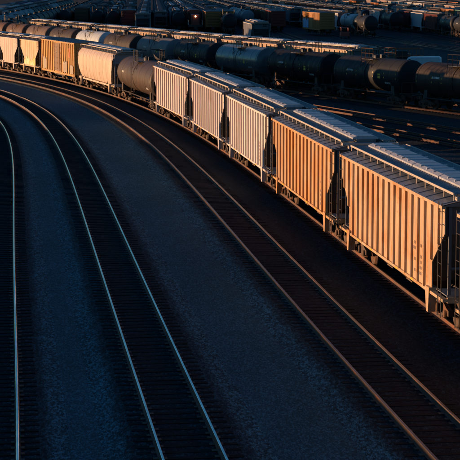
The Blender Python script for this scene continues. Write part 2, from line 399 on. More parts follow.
def hopper(L, side, ribs=18, style='ribbed', roofm=None, hatchm=None, nb=3, H=4.15, endm=None, marks=True, vents=True, graffiti=None):
    """list of (part name, mesh builder, materials, label)"""
    roofm = roofm or m_roof; hatchm = hatchm or m_hatch; endm = endm or paint('painted_shade_end', (.13, .14, .16), .15, .4, .6)  # default end grey is darkened: shade on the car ends put into its colour
    hl = L/2; P = []; mb = MB()
    xb = hl-1.65                     # where the full-height side ends
    if style == 'round':
        prof = [(1.14, 1.36), (1.5, 1.47), (2.0, 1.565), (2.6, 1.61), (3.2, 1.60), (3.6, 1.53), (3.9, 1.38), (H, 1.16)]
        def hx(z): return hl-.25 if z > 3.5 else hl-.25-.30*((3.5-z)/1.2)**1.6 if z > 2.3 else hl-.55-1.1*(2.3-z)/1.16
        for sy in (-1, 1):
            rows = []
            for z, y in prof:
                a = hx(z); rows.append([(-a+2*a*i/24, sy*y, z) for i in range(25)])
            mb.grid(rows)
            for i in range(1, 9):
                x = -hl+1.5+(L-3)*i/9
                mb.grid([[(x-.03, sy*(y+.012), z), (x+.03, sy*(y+.012), z)] for z, y in prof], sm=False)
    else:
        for sy in (-1, 1):
            y = 1.5*sy
            out = [(-xb, 1.1), (xb, 1.1), (xb, 2.1), (hl-.12, 3.25), (hl-.12, H), (-hl+.12, H), (-hl+.12, 3.25), (-xb, 2.1)]
            mb.hull([(x, y, z) for x, z in out], [(x, y-sy*.04, z) for x, z in out])
            for i in range(ribs):
                x = -hl+.75+(L-1.5)*i/(ribs-1); zb = 1.1 if abs(x) < xb else 2.15+(abs(x)-xb)/(1.53)*1.1
                if style == 'ribbed':
                    mb.hull([(x-.06, y, zb), (x+.06, y, zb), (x+.045, y+sy*.078, zb+.05), (x-.045, y+sy*.078, zb+.05)],
                            [(x-.06, y, H-.1), (x+.06, y, H-.1), (x+.045, y+sy*.078, H-.14), (x-.045, y+sy*.078, H-.14)])
            if style == 'smooth':
                for x in [-hl+.14, hl-.14]: mb.box(x-.05, x+.05, y, y+sy*.05, 3.2, H-.1)
                for i in range(1, 6): x = -xb+2*xb*i/6; mb.box(x-.02, x+.02, y, y+sy*.015, 1.2, H-.12)
            mb.box(-hl+.1, hl-.1, y+sy*.002, y+sy*.10, H-.1, H+.012)   # top chord
    # end bulkheads and slope sheets
    for sg in (-1, 1):
        xe = hl-.32
        mb.quad([(sg*xe, -1.46, 3.2), (sg*xe, 1.46, 3.2), (sg*xe, 1.46, H-.01), (sg*xe, -1.46, H-.01)], 1)
        mb.quad([(sg*xe, -1.46, 3.2), (sg*xe, 1.46, 3.2), (sg*(hl-3.5), 1.46, 1.12), (sg*(hl-3.5), -1.46, 1.12)], 1)
        for y in (-1.3, 1.3): mb.box(sg*(hl-.16), sg*(hl-.24), y-.05, y+.05, 1.26, H-.05, 1)
        mb.bar((sg*(hl-.2), -1.3, 2.1), (sg*(hl-.2), 1.3, 2.1), .05, 1)
        if vents and sg < 0:
            for a in (0, 1):
                for b_ in (0, 1): mb.box(-xe-.02, -xe+.01, -.9+a*.32, -.66+a*.32, 3.5+b_*.26, 3.7+b_*.26, 2)
    P.append(('body', mb, [side, endm, m_dark], None))
    mb = MB()
    for sy in (-1, 1): mb.box(-hl, hl, sy*1.40, sy*1.56, 1.06, 1.16) if style != 'round' else mb.box(-hl, hl, sy*1.30, sy*1.44, .98, 1.15)
    for sg in (-1, 1):
        mb.box(sg*(hl-.12), sg*hl, -1.398, 1.398, 1.02, 1.2)
        for sy in (-1, 1): mb.hull([(sg*(hl-1.95), sy*1.36, .42), (sg*(hl-1.72), sy*1.36, .42), (sg*(hl-1.72), sy*1.60, .42), (sg*(hl-1.95), sy*1.60, .42)], [(sg*(hl-2.15), sy*1.30, 1.25), (sg*(hl-1.62), sy*1.30, 1.25), (sg*(hl-1.62), sy*1.60, 1.25), (sg*(hl-2.15), sy*1.60, 1.25)])
    P.append(('side_sill', mb, [side], None))
    mb = MB(); mb.box(-hl+.1, hl-.1, -.3, .3, .76, 1.04)
    for sg in (-1, 1): mb.box(sg*(hl-2.15), sg*(hl-1.7), -1.3, 1.3, .84, 1.15)
    P.append(('center_sill', mb, [m_under], None))
    mb = bays_mb(L, nb); P.append(('discharge_chutes', mb, [paint('chute_'+side.name, (.16, .10, .06), .6, .6, .7)], None))
    # roof
    mb = MB(); c = 1.5 if style != 'round' else 1.15
    for sy in (-1, 1):
        mb.quad([(-hl+.1, sy*(c+.12), H+.012), (hl-.1, sy*(c+.12), H+.012), (hl-.1, sy*.5, H+.26), (-hl+.1, sy*.5, H+.26)])
        n = 16
        for i in range(n+1):
            x = -hl+.35+(L-.7)*i/n; mb.hull([(x-.035, sy*(c+.08), H+.02), (x+.035, sy*(c+.08), H+.02), (x+.035, sy*.5, H+.25), (x-.035, sy*.5, H+.25)], [(x-.03, sy*(c+.08), H+.04), (x+.03, sy*(c+.08), H+.04), (x+.03, sy*.5, H+.30), (x-.03, sy*.5, H+.30)])
    for sg in (-1, 1): mb.hull([(sg*(hl-.1), -c-.12, H-.02), (sg*(hl-.1), c+.12, H-.02), (sg*(hl-.1), .5, H+.26), (sg*(hl-.1), -.5, H+.26)], [(sg*(hl-.13), -c-.12, H-.02), (sg*(hl-.13), c+.12, H-.02), (sg*(hl-.13), .5, H+.26), (sg*(hl-.13), -.5, H+.26)])
    mb.box(-hl+.7, hl-.7, -.42, .42, H+.2, H+.37)
    P.append(('roof', mb, [roofm], None))
    nh = 4 if L > 13 else 2
    for i in range(nh):
        a = -hl+.8+(L-1.6)*i/nh+.06; b_ = a+(L-1.6)/nh-.12; mb = MB()
        pr = [(-.56, H+.36), (-.56, H+.43), (-.38, H+.50), (.38, H+.50), (.56, H+.43), (.56, H+.36)]
        mb.hull([(a, y, z) for y, z in pr], [(b_, y, z) for y, z in pr])
        for k in range(1, 4): x = a+(b_-a)*k/4; mb.box(x-.03, x+.03, -.5, .5, H+.44, H+.515)
        P.append(('hatch_cover', mb, [hatchm, m_edge], None))
    for sy in (-1, 1):
        mb = MB(); y0, y1 = sy*.60, sy*1.14; zb = H+.33
        for k in range(6): yy = y0+(y1-y0)*(k+.5)/6; mb.box(-hl+.3, hl-.3, yy-.036, yy+.036, zb, zb+.03)
        x = -hl+.4
        while x < hl-.3: mb.box(x, x+.05, y0, y1, zb+.031, zb+.045); x += .32
        mb.box(-hl+.3, hl-.3, y1-sy*.002, y1+sy*.045, zb-.015, zb+.06, 1)
        n = 13
        for i in range(n+1):
            x = -hl+.35+(L-.7)*i/n; mb.bar((x, sy*1.15, H+.07), (x, sy*1.15, zb+.03), .024, 1); mb.bar((x, sy*.62, H+.2), (x, sy*1.14, zb-.01), .02, 1)
        P.append(('running_board', mb, [m_grate, m_edge], None))
    for sg in (-1, 1):
        mb = MB(); mb.box(sg*(hl-.05), sg*(hl+.22), -1.2, 1.2, H+.26, H+.29)
        for y in (-1.2, 1.16): mb.box(sg*(hl-.05), sg*(hl+.22), y, y+.04, H+.20, H+.31, 1)
        mb.box(sg*(hl+.2), sg*(hl+.23), -1.2, 1.2, H+.22, H+.30, 1)
        P.append(('crossover_platform', mb, [m_grate, m_edge], None))
        for sy in (-1, 1):
            mb = ladder_mb(sg*(hl-.30), sy*1.60, .55, H+.1, .44)
            P.append(('ladder', mb, [m_under], None))
        mb = MB(); mb.box(sg*(hl-1.5), sg*(hl-.14), -1.38, 1.38, 1.21, 1.24); P.append(('end_platform', mb, [m_grate], None))
    mb = MB(); mb.lathe([(-.03, .28), (-.03, .32), (.03, .32), (.03, .28), (-.03, .28)], c=(-hl-.02, -.6, 2.25), n=18)
    for k in range(4): t = k*math.pi/2; mb.bar((-hl-.02, -.6, 2.25), (-hl-.02, -.6+.3*math.cos(t), 2.25+.3*math.sin(t)), .02)
    mb.bar((-hl+.25, -.6, 2.25), (-hl-.02, -.6, 2.25), .03); mb.box(-hl+.1, -hl+.3, -.8, -.4, 2.0, 2.5)
    P.append(('brake_wheel', mb, [m_under], None))
    if marks:
        for sg in (-1, 1):
            for k in range(3): mb = MB(); x = sg*(hl-1.6)-sg*k*2.3; mb.box(x, x+.4, 1.561, 1.567, 1.07, 1.15); P.append(('reflector', mb, [m_yel], None))
        rnd = random.Random(L+ribs)
        yo = 1.506 if style != 'round' else 1.63
        for col_, x in ((0, -hl+3.15), (1, -hl+4.0)) if style == 'ribbed' else ((0, -hl+3.4), (1, hl-4.2)):
            z = 2.55; mb = MB()
            for k in range(6):
                w_ = rnd.uniform(.16, .34); z -= .19
                if style == 'ribbed': 
                    if rnd.random() < .8: mb.box(x-.12, x-.12+w_*.8, yo-.004, yo+.004, z, z+.10)
                elif rnd.random() < .8: mb.box(x+k*.22, x+k*.22+.12, yo-.07, yo+.004, 2.9, 3.12)
            P.append(('stencil_marking', mb, [m_ink], None))
    if graffiti: P.append(graffiti)
    for sg in (-1, 1): P.append(('coupler', coupler_mb(sg*(hl-.02), sg), [m_under], None))
    P.append(('@bogies', (hl-2.05), None, None))
    return P
def tank(L, shell, R_=1.5, zc=2.55, strapm=None, marks=m_yel, endm=None, rusty_rail=False, dome=True):
    hl = L/2; P = []; mb = MB(); b_ = hl-.25; hd = .50
    pr = [(-b_, .0)]+[(-b_+hd*(1-math.cos(t)), R_*math.sin(t)) for t in [math.pi/2*k/8 for k in range(1, 9)]]
    body = [(-b_+hd+.01+(2*b_-2*hd-.02)*k/12, R_) for k in range(13)]
    mb.lathe(pr+body+[(-a, r) for a, r in reversed(pr)], c=(0, 0, zc), n=40)
    for k in range(1, 6):
        x = -b_+2*b_*k/6; mb.lathe([(x-.02, R_), (x-.02, R_+.008), (x+.02, R_+.008), (x+.02, R_)], c=(0, 0, zc), n=40)
    P.append(('tank_shell', mb, [shell], None))
    mb = MB(); mb.lathe([(-.09, R_+.001), (-.09, R_+.025), (.09, R_+.025), (.09, R_+.001)], c=(0, 0, zc), n=40)
    P.append(('strap', mb, [strapm or shell], None))
    for sg in (-1, 1):
        mb = MB(); mb.lathe([(sg*(b_-hd-.25)-.05, R_+.001), (sg*(b_-hd-.25)-.05, R_+.012), (sg*(b_-hd-.25)+.05, R_+.012), (sg*(b_-hd-.25)+.05, R_+.001)], c=(0, 0, zc), n=40)
        P.append(('strap', mb, [strapm or shell], None))
    rl = m_bogie if rusty_rail else m_dark; mb = MB(); zt = zc+R_
    for sy in (-1, 1):
        mb.box(-1.1, 1.1, sy*.45, sy*1.2, zt-.16, zt-.13); 
        for x in (-1.1, -.37, .37, 1.1): mb.bar((x, sy*1.2, zt-.15), (x, sy*1.2, zt+.85), .035)
        mb.bar((-1.1, sy*1.2, zt+.85), (1.1, sy*1.2, zt+.85), .035); mb.bar((-1.1, sy*1.2, zt+.4), (1.1, sy*1.2, zt+.4), .025)
        for x in (-1.1, 1.1): mb.bar((x, sy*1.2, zt-.15), (x*.9, sy*1.45, zc+.2), .03)
    for x in (-1.1, 1.1): mb.bar((x, -1.2, zt+.85), (x, -.4, zt+.85), .03); mb.bar((x, 1.2, zt+.85), (x, .4, zt+.85), .03)
    P.append(('access_platform', mb, [rl], None))
    mb = MB(); mb.lathe([(-.12, .5), (.22, .5), (.26, .46), (.30, .0)], c=(.0, 0, zt-.02), axis='z', n=20); mb.lathe([(0, .22), (.34, .22), (.36, 0)], c=(.75, 0, zt-.04), axis='z', n=12); mb.box(-.9, -.6, -.2, .2, zt-.05, zt+.3)
    P.append(('manway', mb, [m_dark], None))
    P.append(('ladder', ladder_mb(0, R_+.12, .7, zt-.2, .42), [rl], None))
    for sg in (-1, 1):
        mb = MB(); mb.box(sg*(hl-3.3), sg*hl, -.33, .33, .72, 1.08); mb.hull([(sg*(hl-2.3), -1.25, .86), (sg*(hl-1.6), -1.25, .86), (sg*(hl-1.6), 1.25, .86), (sg*(hl-2.3), 1.25, .86)], [(sg*(hl-2.3), -1.22, 1.9), (sg*(hl-1.9), -1.22, 1.9), (sg*(hl-1.9), 1.22, 1.9), (sg*(hl-2.3), 1.22, 1.9)])
        mb.box(sg*(hl-.5), sg*hl, -1.4, 1.4, 1.08, 1.13)
        P.append(('stub_sill', mb, [m_under], None))
    for sg in (-1, 1):
        mb = MB()
        for y in (-1.4, 1.4): mb.bar((sg*(hl-.05), y, .5), (sg*(hl-.05), y, 2.1), .03); mb.bar((sg*(hl-.45), y, .5), (sg*(hl-.45), y, 1.1), .03); mb.bar((sg*(hl-.45), y, .55), (sg*(hl-.05), y, .55), .025)
        mb.bar((sg*(hl-.05), -1.4, 2.1), (sg*(hl-.05), 1.4, 2.1), .03)
        P.append(('grab_rail', mb, [m_under], None))
    mb = MB()
    for sy in (-1, 1):
        mb.bar((-hl+2, sy*1.3, 1.0), (hl-2, sy*1.3, 1.0), .045)
        for k in range(5): x = -hl+2.4+(L-4.8)*k/4; mb.bar((x, sy*1.3, 1.0), (x, sy*.9, 1.4), .03)
    P.append(('running_bar', mb, [m_under], None))
    def on(x, z, w_, h_, m=0):
        dz = z-zc; y = math.sqrt(max(.01, (R_+.012)**2-dz*dz)); dz2 = z+h_-zc; y2 = math.sqrt(max(.01, (R_+.012)**2-dz2*dz2)); return [(x, y, z), (x+w_, y, z), (x+w_, y2, z+h_), (x, y2, z+h_)]
    if marks:
        for k, x in enumerate([-hl+1.0, -hl+3.2, -1.6, 1.6, hl-3.4, hl-1.0]): mb = MB(); mb.quad(on(x, 2.35, .09, .5)); P.append(('reflector', mb, [marks], None))
        mb = MB(); mb.quad(on(-hl+3.9, 2.3, .45, .42)); P.append(('placard', mb, [marks], None))
    rnd = random.Random(int(L*7))
    for row, (x0, z, n) in enumerate([(-hl+2.2, 1.85, 5), (hl-4.6, 2.75, 6)]):
        mb = MB()
        for k in range(n): mb.quad(on(x0+k*.2, z, rnd.uniform(.08, .15), .17))
        P.append(('stencil_marking', mb, [m_white], None))
    for sg in (-1, 1): P.append(('coupler', coupler_mb(sg*(hl-.02), sg), [m_under], None))
    P.append(('@bogies', (hl-1.95), None, None))
    return P
def boxcar(L, side, H=4.55, roofm=None, doorm=None, patch=None, postm=None, W=1.5):
    hl = L/2; P = []; mb = MB()
    mb.box(-hl+.1, hl-.1, -W, W, 1.1, H)
    for sy in (-1, 1):
        n = 18
        for i in range(n+1):
            x = -hl+.2+(L-.4)*i/n
            if abs(x) > 1.7 or sy < 0: mb.box(x-.07, x+.07, sy*W, sy*(W+.09), 1.12, H-.12, 1)
        mb.box(-hl+.1, hl-.1, sy*W, sy*(W+.10), H-.118, H+.02); mb.box(-hl+.1, hl-.1, sy*W, sy*(W+.07), .92, 1.118)
    for sg in (-1, 1):
        for k in range(9): z = 1.35+k*(H-1.6)/8.5; mb.hull([(sg*(hl-.1), -1.35, z), (sg*(hl-.1), 1.35, z), (sg*(hl-.1), 1.35, z+.2), (sg*(hl-.1), -1.35, z+.2)], [(sg*(hl-.02), -1.3, z+.05), (sg*(hl-.02), 1.3, z+.05), (sg*(hl-.02), 1.3, z+.15), (sg*(hl-.02), -1.3, z+.15)])
    P.append(('body', mb, [side, postm or side], None))
    for x0, x1 in ((-1.66, -.02), (.02, 1.66)):
        mb = MB(); mb.box(x0, x1, W+.002, W+.06, 1.2, H-.2)
        for k in range(5): z = 1.4+k*(H-1.8)/4.6; mb.box(x0+.1, x1-.1, W+.06, W+.10, z, z+.12)
        mb.bar((x0+.3 if x0 < 0 else x1-.3, W+.13, 1.2), (x0+.3 if x0 < 0 else x1-.3, W+.13, H-.25), .03)
        P.append(('door', mb, [doorm or side], None))
    mb = MB(); mb.hull([(-hl+.05, -W-.1, H+.02), (-hl+.05, W+.1, H+.02), (-hl+.05, 0, H+.16)], [(hl-.05, -W-.1, H+.02), (hl-.05, W+.1, H+.02), (hl-.05, 0, H+.16)])
    for i in range(15):
        x = -hl+.4+(L-.8)*i/14
        for sy in (-1, 1): mb.hull([(x-.04, sy*W, H+.03), (x+.04, sy*W, H+.03), (x+.04, 0, H+.16), (x-.04, 0, H+.16)], [(x-.03, sy*W, H+.075), (x+.03, sy*W, H+.075), (x+.03, 0, H+.205), (x-.03, 0, H+.205)])
    P.append(('roof', mb, [roofm or m_roof], None))
    mb = MB(); mb.box(-hl, hl, -.3, .3, .76, 1.06); 
    for sg in (-1, 1): mb.box(sg*(hl-2.3), sg*(hl-1.9), -1.35, 1.35, .8, 1.09)
    mb.box(-2.4, 2.4, -1.3, 1.3, .72, 1.0); P.append(('center_sill', mb, [m_under], None))
    for sg in (-1, 1):
        P.append(('ladder', ladder_mb(sg*(hl-.38), W+.12, .55, H-.1 if sg < 0 else 2.4, .42), [side], None))
        P.append(('coupler', coupler_mb(sg*(hl-.02), sg), [m_under], None))
    if patch: P += patch
    P.append(('@bogies', (hl-2.1), None, None))
    return P
def cprism(mb, pts, x, r): pass

def build_car(name, parts, loc, rz, label, cat, group):
    root = bpy.data.objects.new(name, None); COL.objects.link(root); root.location = loc; root.rotation_euler = (0, 0, rz); root.empty_display_size = .5
    tag(root, label, cat, group)
    for nm, mb, mats, lb in parts:
        if nm == '@bogies':
            for sg in (-1, 1):
                bo = link('bogie', BOGIE, root, (sg*mb, 0, 0))
                for x in (-.89, .89):
                    for y in (-.72, .72): link('wheel', WHEEL, bo, (x, y, 0)).location = (x, y, .0)
            continue
        if not mb.v: continue
        o = link(nm, mb.mesh(nm, mats), root)
        if lb: o['label'] = lb
    return root
for v in WHEEL.vertices: v.co.z += .457
def chord(path, a, b):
    L = b-a; p = path.at(a+L*.12); q = path.at(b-L*.12); cx, cy = (p[0]+q[0])/2, (p[1]+q[1])/2
    return (cx, cy, 0), math.atan2(q[1]-p[1], q[0]-p[0])
G1 = 'freight cars in the long sunlit train'; G2 = 'tank cars in the dark train behind the hoppers'; G3 = 'hopper cars in the third train'
def put(name, fn, path, a, b, label, cat, group, gap=.75):
    loc, rz = chord(path, a, b); return build_car(name, fn((b-a)-2*gap), loc, rz, label, cat, group)
tanA = paint('tan_side', (.60, .435, .275), .66, .75, .5, (.44, .20, .06))
rustB = paint('rust_orange_side', (.58, .365, .185), .66, .75, .55, (.50, .22, .055))
pinkC = paint('pale_grey_side', (.74, .67, .65), .34, .45, .5, (.45, .28, .20))
pinkD = paint('dusty_grey_side', (.68, .61, .60), .36, .45, .5, (.42, .26, .18))
pinkE = paint('dull_pink_grey_side', (.69, .61, .59), .42, .5, .5, (.42, .22, .14))
creamG = paint('cream_side', (.68, .54, .42), .3, .5, .45, (.45, .25, .12))
creamI = paint('warm_cream_side', (.68, .50, .32), .4, .55, .5, (.5, .28, .08))
creamJ = paint('faded_pink_side', (.62, .47, .40), .35, .4, .5, (.4, .2, .12))
boxH = paint('faded_yellow_boxcar', (.62, .33, .08), .55, .8, .6, (.20, .09, .03), streak=3.5)
postH = paint('yellow_post', (.80, .44, .11), .4, .5, .55)
doorH = paint('brown_rusted_door', (.22, .12, .05), .7, .7, .6)
tankF = paint('brownish_grey_tank', (.075, .052, .04), .2, .35, .5, (.16, .08, .045), streak=1, spec=.25)
ribs = lambda m, r=18: (lambda L: hopper(L, m, r))
put('hopper_car', ribs(tanA), pMain, -28.3, -10.2, 'covered hopper car cut off by the right edge, nearest to the camera', 'hopper car', G1)
put('hopper_car', ribs(tanA), pMain, -10.2, 7.9, 'tan ribbed hopper car with light rust, nearest one seen whole', 'hopper car', G1)
put('hopper_car', ribs(rustB, 17), pMain, 7.9, 26.4, 'most orange and rusty ribbed hopper car, second whole one from the right', 'hopper car', G1)
put('hopper_car', ribs(pinkC, 17), pMain, 26.4, 44.2, 'pale grey ribbed hopper car just left of the rusty orange one', 'hopper car', G1)
put('hopper_car', ribs(pinkD, 16), pMain, 44.2, 61.7, 'dusty grey ribbed hopper car between two other pale grey hoppers', 'hopper car', G1)
put('hopper_car', ribs(pinkE, 16), pMain, 61.7, 81.1, 'pinkish grey ribbed hopper car coupled beside the brown tank car', 'hopper car', G1)
put('tank_car', lambda L: tank(L, tankF, 1.52, 2.6, marks=None), pMain, 81.1, 101.2, 'brownish tank car in the sunlit train between cream and grey hoppers', 'tank car', G1)
put('hopper_car', lambda L: hopper(L, creamG, style='round', marks=False, endm=paint('blue_grey_end', (.30, .30, .30), .2, .4, .5)), pMain, 101.2, 120.7, 'cream hopper car with smooth rounded sides right of the yellow boxcar', 'hopper car', G1)
def patchH():
    out = []
    for x0, x1, z1, m in ((-7.4, -5.9, 2.1, 'g'), (-4.6, -2.6, 2.3, 'g'), (5.4, 7.0, 2.4, 'g')):
        mb = MB()
        n = int((x1-x0)/.2)
        for k in range(n):
            a = x0+k*(x1-x0)/n; mb.box(a, a+(x1-x0)/n*.98, 1.594, 1.6, 1.2+random.uniform(-.05, .05), z1+random.uniform(-.2, .2))
        out.append(('graffiti', mb, [paint('grey_overpaint', (.40, .33, .25), .3, .5, .6)], None))
    mb = MB(); mb.box(-6.2, -5.5, 1.594, 1.6, 2.9, 3.5); mb.box(-6.1, -5.6, 1.594, 1.6, 3.0, 3.9); out.append(('painted_panel', mb, [paint('orange_patch', (.5, .12, .03), .2, .3, .6)], None))
    return out
put('boxcar', lambda L: boxcar(L, boxH, 4.5, doorm=doorH, postm=postH, patch=patchH()), pMain, 120.7, 138.6, 'rusty yellow boxcar with vertical posts in the sunlit train', 'boxcar', G1)
def graf_yellow():
    m, t, b = nodes('yellow_graffiti'); v = coords(t, (1.1, 1, 1.1), rnd=False); n = noise(t, v, 1.6, 3, .5); w_ = N(t, 'ShaderNodeTexWave'); w_.inputs['Scale'].default_value = .8; w_.inputs['Distortion'].default_value = 6; t.links.new(v, w_.inputs['Vector'])
    c = mix(t, ramp(t, w_.outputs['Fac'], [(.3, (0,)*3), (.36, (1,)*3)]), (.75, .60, .42), (.80, .50, .05)); c = mix(t, ramp(t, n, [(.52, (0,)*3), (.56, (1,)*3)]), c, (.85, .75, .45))
    t.links.new(c, b.inputs['Base Color']); b.inputs['Roughness'].default_value = .5
    mb = MB(); n_ = 22
    for k in range(n_):
        a = -2.7+5.4*k/n_; mb.box(a, a+5.4/n_*.97, 1.518, 1.522, 1.25, 2.0+.35*math.sin(k*.9)*math.sin(k*.37+1)+random.uniform(-.1, .15))
    return ('graffiti', mb, [m], None)
put('hopper_car', lambda L: hopper(L, creamI, style='smooth', nb=2, marks=False, graffiti=graf_yellow()), pMain, 138.6, 148.5, 'short cream hopper car with yellow graffiti along its lower side', 'hopper car', G1, .6)
put('hopper_car', lambda L: hopper(L, creamJ, style='smooth', nb=2, marks=False), pMain, 148.5, 158.3, 'short faded pink hopper car near the left edge, left of the graffiti one', 'hopper car', G1, .6)
put('hopper_car', lambda L: hopper(L, creamI, style='smooth', nb=2, marks=False), pMain, 158.3, 168.0, 'short hopper car cut off by the left edge of the picture', 'hopper car', G1, .6)

# tank train
tcols = [(-1, 'tk_dark', (.06, .055, .052), 'dark tank car beyond the right edge behind the nearest hopper'),
 (0, 'tk_brown', (.13, .10, .085), 'dull brown tank car at the right edge with yellow ticks'),
 (1, 'tk_slate', (.075, .08, .085), 'slate grey tank car left of the dull brown one at right'),
 (2, 'tk_black', (.045, .043, .045), 'black tank car between the slate tank and the glossy one'),
 (3, 'tk_gloss', (.14, .16, .16), 'glossy green grey tank car with a bright sky reflection'),
 (4, 'tk_char', (.07, .075, .082), 'charcoal tank car left of the glossy green grey one'),
 (5, 'tk_grey', (.26, .25, .25), 'mid grey tank car with a sunlit patch above the pinkish hopper'),
 (6, 'tk_umber', (.07, .055, .045), 'dark umber tank car right of the white tank car'),
 (7, 'tk_white', (.62, .66, .64), 'white tank car above the cream rounded hopper'),
 (8, 'tk_dkbrown', (.10, .075, .06), 'dark brown tank car behind the yellow boxcar roof'),
 (9, 'tk_tan', (.24, .17, .13), 'tan brown tank car behind the left end of the yellow boxcar'),
 (10, 'tk_rust', (.20, .12, .08), 'rust brown tank car behind the graffiti hopper'),
 (11, 'tk_rust2', (.22, .13, .085), 'rust brown tank car cut off by the left edge')]
TB = [-14.8, -4.8, 9.9, 25.2, 40.6, 55.4, 69.6, 84.2, 99.2, 113.8, 128.8, 143.4, 156.4, 171.0]
for k, nm, c, lb in tcols:
    a = TB[k+1]-15.2 if k == -1 else TB[k]+0; 
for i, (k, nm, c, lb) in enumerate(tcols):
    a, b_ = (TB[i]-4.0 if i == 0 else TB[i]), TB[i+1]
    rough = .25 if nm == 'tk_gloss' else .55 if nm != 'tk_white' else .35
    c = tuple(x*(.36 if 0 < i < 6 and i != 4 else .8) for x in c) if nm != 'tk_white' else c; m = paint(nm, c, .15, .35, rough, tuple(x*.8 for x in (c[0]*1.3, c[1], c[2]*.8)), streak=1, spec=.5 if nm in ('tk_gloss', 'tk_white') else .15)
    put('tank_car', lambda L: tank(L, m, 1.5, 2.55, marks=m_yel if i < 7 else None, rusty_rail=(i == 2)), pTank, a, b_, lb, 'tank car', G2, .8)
# third train: hoppers behind the tanks
hcols = [((.52, .38, .24), 'with tan sides, at the right end of the third train'), ((.50, .34, .22), 'second from the right end of the third train'),
 ((.48, .38, .30), 'third from the right end of the third train'), ((.52, .33, .19), 'above the grey tank car in the third train'), ((.50, .40, .30), 'above the umber tank car in the third train'),
 ((.46, .35, .27), 'above the white tank car in the third train'), ((.50, .36, .22), 'last one showing at the left end of the third train')]
for i, (c, lb) in enumerate(hcols):
    c = tuple(x*.7 for x in c); m = paint('third_%d' % i, c, .5, .5, .5, (.36, .15, .06)); a = 28.8+18.7*i
    put('hopper_car', ribs(m, 14), pThird, a, a+18.6, 'covered hopper car '+lb, 'hopper car', G3)
# ------------------------------------------------------------------ the far yard: parallel straight rows
def join(parts, L):
    """one mesh from a part list (cars too far away to show their parts)"""
    out = MB(); mats = []
    for nm, mb, mm, lb in parts:
        if nm == '@bogies':
            if m_bogie not in mats: mats.append(m_bogie)
            for sg in (-1, 1): out.add(BOGIE_LOW, (sg*mb, 0, 0), mats.index(m_bogie))
            continue
        if nm in ('ladder', 'stencil_marking', 'reflector', 'brake_wheel', 'grab_rail', 'end_platform', 'running_bar', 'coupler', 'access_platform'): continue
        idx = []
        for m in mm:
            if m in (m_edge, m_grate): m = m_yroof
            if m not in mats: mats.append(m)
            idx.append(mats.index(m))
        n = len(out.v); out.v += mb.v; out.f += [tuple(n+i for i in f) for f in mb.f]; out.mi += [idx[i] for i in mb.mi]; out.sm += mb.sm
    return out.mesh('freight_car', mats)
ydark = paint('y_black', (.035, .035, .04), .1, .4, .45); 
m_yroof = paint('yard_dark_roof', (.10, .11, .125), .2, .5, .6); m_yhatch = paint('yard_hatch', (.13, .14, .16), .2, .4, .6)
YC = {'black': (.018, .019, .022), 'maroon': (.16, .035, .03), 'white': (.55, .56, .57), 'yellow': (.36, .15, .05), 'brown': (.15, .08, .05), 'grey': (.26, .28, .30), 'teal': (.10, .24, .25), 'blue': (.06, .14, .30), 'pink': (.52, .40, .35), 'orange': (.38, .15, .05)}
PR = {}
def ymat(c): return paint('yard_'+c, YC[c], .3, .5, .5, tuple(a_*.6+b_ for a_, b_ in zip(YC[c], (.02, .005, .0))), spec=.3)
def ykind(kind, c):
    if kind == 'tank': return lambda L: tank(L, ymat(c), 1.5, 2.55, marks=None)
    if kind == 'box': return lambda L: boxcar(L, ymat(c), 4.35, roofm=m_roof if c in ('white', 'maroon', 'yellow') else m_yroof)
    return lambda L: hopper(L, ymat(c), 14, 'ribbed', marks=False, H=4.0, roofm=None if c == 'white' else m_yroof, hatchm=None if c == 'white' else m_yhatch)
KL = {'tank': 13.6, 'box': 15.6, 'hopper': 15.6}; KN = {'tank': ('tank_car', 'tank car'), 'box': ('boxcar', 'boxcar'), 'hopper': ('hopper_car', 'covered hopper car')}
ORD = ['first', 'second', 'third', 'fourth', 'fifth', 'sixth', 'seventh', 'eighth', 'ninth', 'tenth', 'eleventh', 'twelfth', 'thirteenth', 'fourteenth', 'fifteenth', 'sixteenth', 'seventeenth', 'eighteenth', 'nineteenth', 'twentieth', 'next', 'farthest']
GY = 'freight cars standing in the far yard rows'
def yplace(kind, c, loc, rz, label, full):
    nm, cat = KN[kind]
    if full: return build_car(nm, ykind(kind, c)(KL[kind]-1.3), loc, rz, label, cat.replace('covered ', ''), GY)
    key = (kind, c)
    if key not in PR: PR[key] = join(ykind(kind, c)(KL[kind]-1.3), KL[kind])
    o = link(nm, PR[key], None, loc, rz); tag(o, label, cat.replace('covered ', ''), GY); return o
yard_tracks = MB(); NY = 0
